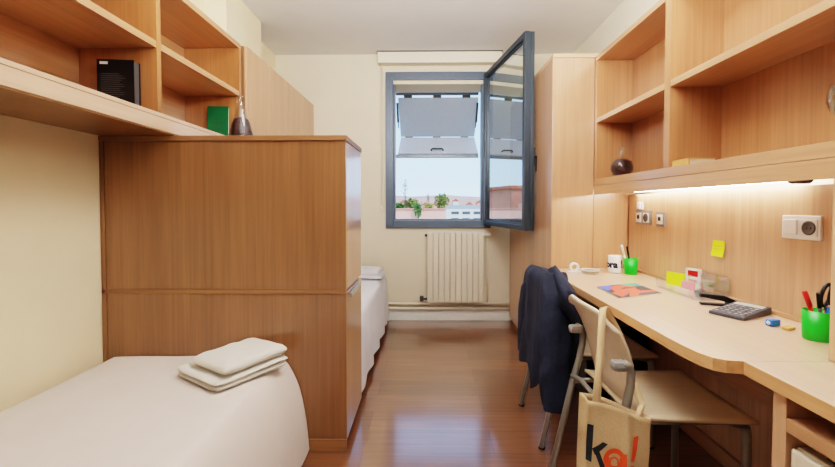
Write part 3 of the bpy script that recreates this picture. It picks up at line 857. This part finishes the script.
art(((.3, .45), (.55, .3), (.72, .36), (.7, .42), (.52, .40)), DARKI, 4)
art(((.05, .62), (.2, .5), (.34, .78), (.1, .95)), CORAL, 3)
art(((.66, .5), (.98, .42), (1, .6), (.72, .62)), GREYM, 2)
link('cover', m, None, mz, recalc=False)

# acrylic organiser with notes
og = thing('desk_organizer', 'clear acrylic desk organizer with notes in it against the panel', 'organizer', (1.27, 1.93, DZ))
m = MB()
def sheet(pts): m.poly([Vector(p) for p in pts])
y0, y1, xf, xb = 1.745, 2.045, 1.185, 1.326
z0 = DZ+.002
sheet(((xf, y0, z0), (xb, y0, z0), (xb, y1, z0), (xf, y1, z0)))
sheet(((xf, y0, z0), (xf, y1, z0), (xf-.012, y1, z0+.04), (xf-.012, y0, z0+.04)))
sheet(((xf+.074, y0, z0), (xf+.074, y1, z0), (xf+.072, y1, z0+.085), (xf+.072, y0, z0+.085)))
sheet(((xb, y0, z0), (xb, y1, z0), (xb, y1, z0+.10), (xb, y0, z0+.10)))
for yy in (y0, y1): sheet(((xf, yy, z0), (xb, yy, z0), (xb, yy, z0+.10), (xf-.012, yy, z0+.045)))
link('tray', m, ACRYL, og, solid=.003)
def card(name, label, cat, cx, cy, z, w, h, th, tilt, mat, rz, extra=None, grp='cards in the desk organizer'):
    o = thing(name, label, cat, (cx, cy, z), grp)
    M = Matrix.Translation((cx, cy, z)) @ Matrix.Rotation(rz, 4, 'Z') @ Matrix.Rotation(tilt, 4, 'X')
    mb = MB(); mb.use(mat); mb.box(-w/2, w/2, -th/2, th/2, 0, h, M=M)
    if extra:
        for (a, b, c, d_, ink) in extra: mb.use(ink); mb.poly([M @ Vector(p) for p in ((a*w, -th/2-.0006, c*h), (b*w, -th/2-.0006, c*h), (b*w, -th/2-.0006, d_*h), (a*w, -th/2-.0006, d_*h))])
    link('pad', mb, None, o); return o
card('sticky_note', 'lime green sticky note pad standing in the clear organizer', 'note', 1.217, 1.955, z0+.006, .085, .082, .006, R(-8), YEL, R(-62))
card('card_box', 'small white and red printed card pack in the clear organizer', 'box', 1.293, 1.935, z0+.006, .065, .105, .012, R(-4), SOCK, R(-62), ((-.35, .35, .62, .9, REDP), (-.3, .3, .38, .5, PINK)))
card('card_box', 'pale pink card in the clear organizer beside the lime pad', 'box', 1.222, 1.865, z0+.006, .06, .055, .006, R(-6), PINK, R(-62))
card('sticky_note', 'cream strip of paper in the front slot of the organizer', 'note', 1.194, 1.87, z0+.006, .10, .026, .003, R(0), PAPER, R(-88))
sn = MB(); sn.use(YEL)
yy0, yy1, za, zb = 1.80, 1.875, .937, 1.01
sn.grid([[Vector((1.3438-.010*(1-k/6)**2, yy0+(yy1-yy0)*j, za+(zb-za)*k/6)) for k in range(7)] for j in (0, 1)])
sn.use(TAN)
for k, zz in enumerate((.985, .972, .96)):
    sn.poly([Vector((1.3385+.003*(1-k*.35)-.0005, a, b)) for a, b in ((1.81, zz), (1.866, zz), (1.866, zz-.002), (1.81, zz-.002))])
tag(link('sticky_note', sn), 'lime sticky note stuck on the wood panel above the organizer', 'note')

# stapler
stp = thing('stapler', 'black stapler on the desk between organizer and calculator', 'stapler', (1.26, 1.70, DZ), rz=0)
SMt = Matrix.Translation((1.222, 1.668, DZ)) @ Matrix.Rotation(R(-22), 4, 'Z')
link('base', MB().box(-.065, .065, -.017, .017, 0, .008, bev=.004, M=SMt), BLACK, stp)
link('arm', MB().prism([(-.068, .034), (-.06, .048), (.02, .044), (.062, .026), (.066, .014), (.055, .012), (.0, .024)], -.015, .015, M=SMt @ Matrix.Rotation(R(90), 4, 'X'), bev=.003), BLACK, stp)
link('hinge_post', MB().box(.025, .06, -.013, .013, .0085, .02, bev=.002, M=SMt), DGREY, stp)

# calculator
cal = thing('calculator', 'large dark desktop calculator with grey keys on the desk', 'calculator', (1.22, 1.56, DZ))
ca, cb_ = Vector((1.112, 1.472, 0)), Vector((1.318, 1.574, 0))
ex = (cb_-ca).normalized(); rzc = math.atan2(ex.y, ex.x)
CM = Matrix.Translation((1.146, 1.437, DZ)) @ Matrix.Rotation(rzc, 4, 'Z')
CL, CW = .196, .118
link('case', MB().prism([(0, 0), (CL, 0), (CL, .029), (.14, .024), (0, .012)], -CW, 0, M=CM @ Matrix.Rotation(R(90), 4, 'X'), bev=.003), GREYM, cal)
def ctop(x): return .012+(.024-.012)*x/.14 if x < .14 else .024+.006*(x-.14)/.065
m = MB()
for r in range(5):
    for c in range(5):
        x = .012+r*.025; y = .008+c*.0208
        zz = ctop(x+.009)
        m.use(KEYC if (r+c) % 4 else GREYP); m.box(x+.002, x+.015, y+.001, y+.014, zz-.001, zz+.004, bev=.0015, M=CM)
link('keys', m, None, cal)
m = MB(); m.use(LCD); m.poly([CM @ Vector((x, y, ctop(x)+.001)) for x, y in ((.148, .010), (.184, .010), (.184, .108), (.148, .108))]); link('display', m, None, cal, recalc=False)

sp_ = thing('pencil_sharpener', 'small blue plastic pencil sharpener on the desk near the calculator', 'sharpener', (1.20, 1.39, DZ))
PM = Matrix.Translation((1.208, 1.388, DZ)) @ Matrix.Rotation(R(15), 4, 'Z')
link('sharpener_body', MB().prism([(-.02, -.012), (.02, -.012), (.02, .012), (-.02, .012)], 0, .022, M=PM, bev=.004), BLUEP, sp_)
link('hole', MB().lathe([(.0, 0), (.006, 0), (.007, .001), (.0, .0012)], (0, 0, 0), 14, M=PM @ Matrix.Translation((-.0201, 0, .011)) @ Matrix.Rotation(R(-90), 4, 'Y')), SOCK, sp_)
er = thing('eraser', 'small tan eraser on the desk beside the blue sharpener', 'eraser', (1.225, 1.35, DZ))
link('eraser_body', MB().prism([(-.018, -.011), (.019, -.011), (.016, .011), (-.018, .011)], 0, .010, M=Matrix.Translation((1.222, 1.343, DZ)) @ Matrix.Rotation(R(20), 4, 'Z'), bev=.003), TAN, er)

# sockets on the panelling
def plate(name, label, y0, y1, z0, z1, base, mods, grp='switches and sockets on the desk panel'):
    o = thing(name, label, 'socket', (1.344, (y0+y1)/2, (z0+z1)/2), grp)
    link('plate', B(1.335, 1.3445, y0, y1, z0, z1, bev=.003), base, o)
    for kind, yc, zc, s in mods:
        if kind == 'switch': link('rocker', B(1.3285, 1.3348, yc-s, yc+s, zc-s, zc+s, bev=.003), SOCK, o)
        if kind == 'round':
            M = Matrix.Translation((1.3348, yc, zc)) @ Matrix.Rotation(R(-90), 4, 'Y')
            g = link('insert', MB().box(1.331, 1.3348, yc-s, yc+s, zc-s, zc+s, bev=.002), SOCK, o)
            link('round_outlet', MB().lathe([(0, .0045), (s*.62, .0045), (s*.66, .006), (s*.85, .006), (s*.85, .004), (s*.62, .0042), (s*.6, .0046)], (0, 0, 0), 24, M=M), DGREY, g)
            link('pin_hole', MB().lathe([(0, .0062), (.004, .0062), (.004, .0055)], (0, 0, 0), 10, M=M @ Matrix.Translation((0, s*.25, 0))).lathe([(0, .0062), (.004, .0062), (.004, .0055)], (0, 0, 0), 10, M=M @ Matrix.Translation((0, -s*.25, 0))), BLACK, g)
        if kind == 'jack':
            g = link('insert', B(1.331, 1.3348, yc-s, yc+s, zc-s, zc+s, bev=.002), SOCK, o)
            link('port', B(1.3303, 1.3309, yc-s*.45, yc+s*.45, zc-s*.3, zc+s*.5), BLACK, g)
plate('wall_socket', 'grey double socket plate on the panel near the wardrobe', 2.385, 2.555, 1.055, 1.142, SILV, (('jack', 2.515, 1.098, .03), ('round', 2.43, 1.098, .03)))
plate('wall_socket', 'grey single socket plate next to the double one', 2.245, 2.33, 1.05, 1.136, SILV, (('jack', 2.2875, 1.093, .028),))
plate('wall_switch', 'small clear white plate above the grey double socket', 2.475, 2.545, 1.148, 1.195, SOCK, (('switch', 2.51, 1.171, .018),))
plate('wall_socket', 'white plate with switch and round dark outlet above near green cup', 1.358, 1.505, 1.05, 1.136, SOCK, (('switch', 1.468, 1.093, .028), ('round', 1.396, 1.093, .03)))

# ------------------------------------------------------------------ things on the shelves
def flask(name, label, c, prof, fill, n=28):
    o = thing(name, label, 'flask', c)
    inner = [(max(0, r-.002), z) for r, z in prof]
    link('glass_body', MB().lathe([(0, prof[0][1])]+prof, c, n), CLEAR, o)
    if fill: link('contents', MB().lathe(fill, c, n), CONT, o)
    return o
flask('conical_flask', 'conical glass flask half filled with dark red seeds on the oak cabinet', (-.972, 2.05, 1.501),
      [(.060, 0), (.064, .006), (.060, .04), (.045, .10), (.027, .155), (.021, .18), (.021, .225), (.024, .232), (.022, .236)],
      [(0, .004), (.058, .005), (.062, .008), (.0585, .04), (.0435, .10), (.036, .118), (.018, .128), (0, .124)])
flask('round_flask', 'round glass flask filled with dark seeds on the right bookcase', (1.192, 2.45, 1.349),
      [(.03, 0), (.05, .012), (.064, .04), (.066, .06), (.058, .09), (.035, .11), (.019, .12), (.017, .175), (.020, .182)],
      [(0, .003), (.03, .004), (.048, .014), (.061, .04), (.063, .06), (.055, .088), (.03, .106), (0, .112)])
wg = thing('wine_glass', 'clear stemmed glass on the shelf at the photo edge', 'glass', (1.170, 1.112, 1.349))
link('bowl', MB().lathe([(.006, .055), (.024, .064), (.044, .088), (.052, .115), (.050, .14), (.045, .16), (.0435, .16), (.0485, .14), (.05, .115), (.042, .09), (.02, .068), (0, .061)], (1.170, 1.112, 1.349), 28), CLEAR, wg)
link('stem', MB().lathe([(0, 0), (.036, 0), (.034, .003), (.006, .008), (.0045, .03), (.006, .055)], (1.170, 1.112, 1.349), 24), CLEAR, wg)

def book(name, label, w, h, th, M, cover, extra=(), grp=None):
    o = thing(name, label, 'book', tuple(M.translation), grp)
    m = MB(); m.use(cover)
    m.box(0, w, 0, .003, 0, h, M=M); m.box(0, w, th-.003, th, 0, h, M=M); m.box(0, .003, .003, th-.003, 0, h, M=M)
    for a, b, c, d_, ink in extra: m.use(ink); m.poly([M @ Vector(p) for p in ((a*w, -.0006, c*h), (b*w, -.0006, c*h), (b*w, -.0006, d_*h), (a*w, -.0006, d_*h))])
    link('cover', m, None, o)
    link('pages', MB().box(.0035, w-.004, .0035, th-.0035, .004, h-.004, M=M), PAPER if cover is not BBOOK else GTXT, o)
    return o
lines = [(.08, .30, .90, .955, SOCK)]+[(.10, .10+.5+.15*math.sin(i*2.3)**2, .70-i*.042, .715-i*.042, GTXT) for i in range(12)]+[(.08, .62, .08, .14, GTXT)]
book('book', 'thick black book standing in the left bookcase', .148, .208, .045, Matrix.Translation((-1.402, 1.665, 1.584)) @ Matrix.Rotation(R(6), 4, 'Z'), BBOOK, lines, 'books on the shelves')
book('book', 'green book standing against the end of the left bookcase', .128, .207, .022, Matrix.Translation((-1.372, 2.440, 1.584)) @ Matrix.Rotation(R(4), 4, 'Z') @ Matrix.Rotation(R(-3), 4, 'X'), GBOOK, ((.1, .9, .55, .56, GTXT), (.3, .8, .40, .41, GTXT), (.3, .8, .34, .35, GTXT)), 'books on the shelves')
book('book', 'thin tan book lying flat on the right bookcase by the upright', .118, .115, .028, Matrix.Translation((1.118, 1.712, 1.377)) @ Matrix.Rotation(R(-90), 4, 'X'), TAN, (), 'books on the shelves')

# ------------------------------------------------------------------ outdoors
struct('ground', B(-90, 90, 4.8, 160, -6.2, -6), GROUND)
def bush(name, label, c, r, h, leaf, trunk_z, nleaf=420, grp='trees and shrubs outside', cat='shrub', squash=1.0):
    o = thing(name, label, cat, (c[0], c[1], trunk_z), grp)
    m = MB(); rnd = random.Random(int(c[0]*1000)+7)
    for i in range(nleaf):
        while True:
            p = Vector((rnd.uniform(-1, 1), rnd.uniform(-1, 1), rnd.uniform(-1, 1)))
            if .15 < p.length < 1: break
        lump = .75+.35*fbm(p.x*2.2+c[0], p.y*2.2, p.z*2.2)
        q = Vector((c[0]+p.x*r*lump, c[1]+p.y*r*lump, c[2]+p.z*h*lump))
        s = r*rnd.uniform(.09, .2)
        a = Vector((rnd.uniform(-1, 1), rnd.uniform(-1, 1), rnd.uniform(-1, 1))).normalized()*s
        b = a.cross(Vector((rnd.uniform(-1, 1), rnd.uniform(-1, 1), rnd.uniform(-1, 1)))).normalized()*s*.6
        m.poly([q-a, q+b, q+a, q-b])
    link('foliage', m, leaf, o, recalc=False)
    link('trunk', MB().tube([(c[0], c[1], trunk_z), (c[0]+.03, c[1], (trunk_z+c[2])/2), (c[0], c[1], c[2]+h*.4)], r*.08, 8), BARK, o)
pw = thing('parapet_wall', 'long terracotta terrace parapet outside the window', 'wall', (-1, 9, -6))
link('wall_body', B(-4.5, .40, 9.0, 9.25, -6, 1.085), TERRAL, pw); link('coping', B(-4.5, .42, 8.96, 9.29, 1.086, 1.115, bev=.01), TERRA, pw)
wbld = thing('white_building', 'white low building with rows of dark windows outside', 'building', (3, 22, -6))
link('wall_body', B(1.0, 6.0, 22, 27, -6, 1.0), BLDW, wbld); link('roof', MB().prism([(1.0, 22.0), (6.2, 22.0), (5.4, 26), (1.8, 26)], 1.001, 1.22), BLDG, wbld)
for zz in (.72, .36, -.1):
    for k in range(7): link('window', B(1.3+k*.62, 1.72+k*.62, 21.97, 21.999, zz, zz+.14), DGLASS, wbld)
bush('shrub', 'bright green shrub left of the bare sapling outside', (-.72, 10, 1.14), .17, .16, LEAF1, -6)
bush('shrub', 'olive shrub behind the parapet below the sapling', (-.46, 10.4, 1.22), .26, .2, LEAF2, -6)
bush('shrub', 'pale green shrub hanging over the terracotta parapet', (-.22, 8.8, 1.10), .14, .22, LEAF1, -6)
bush('shrub', 'yellowish round shrub beside the cypress outside', (.02, 9.6, 1.14), .15, .16, LEAF3, -6)
bush('garden_tree', 'taller leafy tree in the middle of the window view', (.36, 10.3, 1.30), .24, .26, LEAF2, -6, cat='tree')
bush('cypress_tree', 'small dark slender cypress outside the window', (.0, 14, 1.45), .08, .26, BARK, -6, 200, cat='tree')
bush('sapling_tree', 'thin bare sapling rising above the shrubs outside', (-.56, 9.6, 1.62), .12, .34, BARK, -6, 60, cat='tree')
hl = MB(); P = []
for i in range(61):
    x = -120+4*i; h = 3.6+1.3*fbm(x*.03, 2)+.6*fbm(x*.12, 5)
    P.append([(x, 80, -6), (x, 84, 1.2), (x, 95, h), (x, 120, h*.7), (x, 150, -6)])
hl.grid(P); struct('hill', hl, HILL)
rnd = random.Random(3)
for k in range(16):
    x = -10+k*1.9+rnd.uniform(-.1, .1); h = rnd.uniform(1.3, 2.2); w = rnd.uniform(.9, 1.45); y = 66+rnd.uniform(0, 8)
    o = thing('hillside_house', 'tiny pinkish house on the far hillside', 'house', (x, y, -6), 'houses on the far hillside')
    link('wall_body', B(x-w/2, x+w/2, y, y+2, -6, h), random.choice((TERRAL, BLDW, TERRAL)), o)
    link('roof', MB().prism([(-w/2-.1, 0), (w/2+.1, 0), (0, .5)], 0, 2.1, M=Matrix.Translation((x, y+2.05, h)) @ Matrix.Rotation(R(90), 4, 'X')), ROOFT, o)
tbd = thing('terracotta_house', 'terracotta house standing beside the terrace, reflected in the open pane', 'house', (-7, 12, -6))
link('wall_body', B(-12, -4.8, 12.2, 16, -6, 1.75), TERRA, tbd); link('coping', B(-12.1, -4.7, 12.1, 16.1, 1.751, 1.87, bev=.02), ROOFT, tbd)
link('terrace_parapet', B(-12, -4.6, 11.2, 11.5, -6, 1.25), TERRAL, tbd)
link('chimney', B(-6.9, -6.3, 13, 13.6, 1.871, 2.35, bev=.02), TERRAL, tbd)

# ------------------------------------------------------------------ light
w = bpy.data.worlds.new('sky'); SC.world = w; w.use_nodes = True
nt = w.node_tree; bg = nt.nodes['Background']
tc = nt.nodes.new('ShaderNodeTexCoord'); sx = nt.nodes.new('ShaderNodeSeparateXYZ'); rp = nt.nodes.new('ShaderNodeValToRGB')
nt.links.new(tc.outputs['Generated'], sx.inputs[0]); nt.links.new(sx.outputs['Z'], rp.inputs['Fac'])
e = rp.color_ramp.elements
e[0].position = 0; e[0].color = (.47, .68, .93, 1); e[1].position = .5; e[1].color = (.30, .54, .92, 1)
q = e.new(.12); q.color = (.40, .64, .95, 1)
nt.links.new(rp.outputs['Color'], bg.inputs['Color']); bg.inputs['Strength'].default_value = 3.0

def area(name, loc, target, sx, sy, power, col):
    l = bpy.data.lights.new(name, 'AREA'); l.shape = 'RECTANGLE'; l.size = sx; l.size_y = sy; l.energy = power; l.color = col
    o = bpy.data.objects.new(name, l); COL.objects.link(o); o.location = loc
    o.rotation_euler = (Vector(target)-Vector(loc)).to_track_quat('-Z', 'Y').to_euler(); return o
area('key_light', (.75, -1.0, 2.1), (-.6, 2.0, .9), .3, .25, 10, (1, .93, .86))  # unseen light behind the camera, placed by the shelf shadow on the left wall
area('upward_fill', (.1, .8, 2.12), (.1, 1.3, 3.0), .9, .5, 135, (1, .97, .94))  # fill light added out of view to brighten the ceiling, no real fixture
area('ceiling_fill', (.05, 1.6, 2.66), (.05, 2.3, 0), .7, .7, 24, (1, .95, .9))  # soft fill added above the view, stands for no ceiling fixture
sun = bpy.data.lights.new('sun', 'SUN'); sun.energy = 2.6; sun.angle = R(.6); sun.color = (1, .95, .88)
so_ = bpy.data.objects.new('sun', sun); COL.objects.link(so_); so_.rotation_euler = (R(48), 0, R(18))
# ------------------------------------------------------------------ camera
cam = bpy.data.cameras.new('camera'); cam.sensor_width = 36; cam.lens = 17.0
cam.shift_x = -5/835; cam.shift_y = -17.2/835; cam.clip_start = .05; cam.clip_end = 400
co = bpy.data.objects.new('camera', cam); COL.objects.link(co)
co.location = (0, 0, 1.17); co.rotation_euler = (R(90-1.5), 0, R(.8))
SC.camera = co
SC.view_settings.view_transform = 'Filmic'
SC.view_settings.look = 'High Contrast'
SC.view_settings.exposure = -0.3
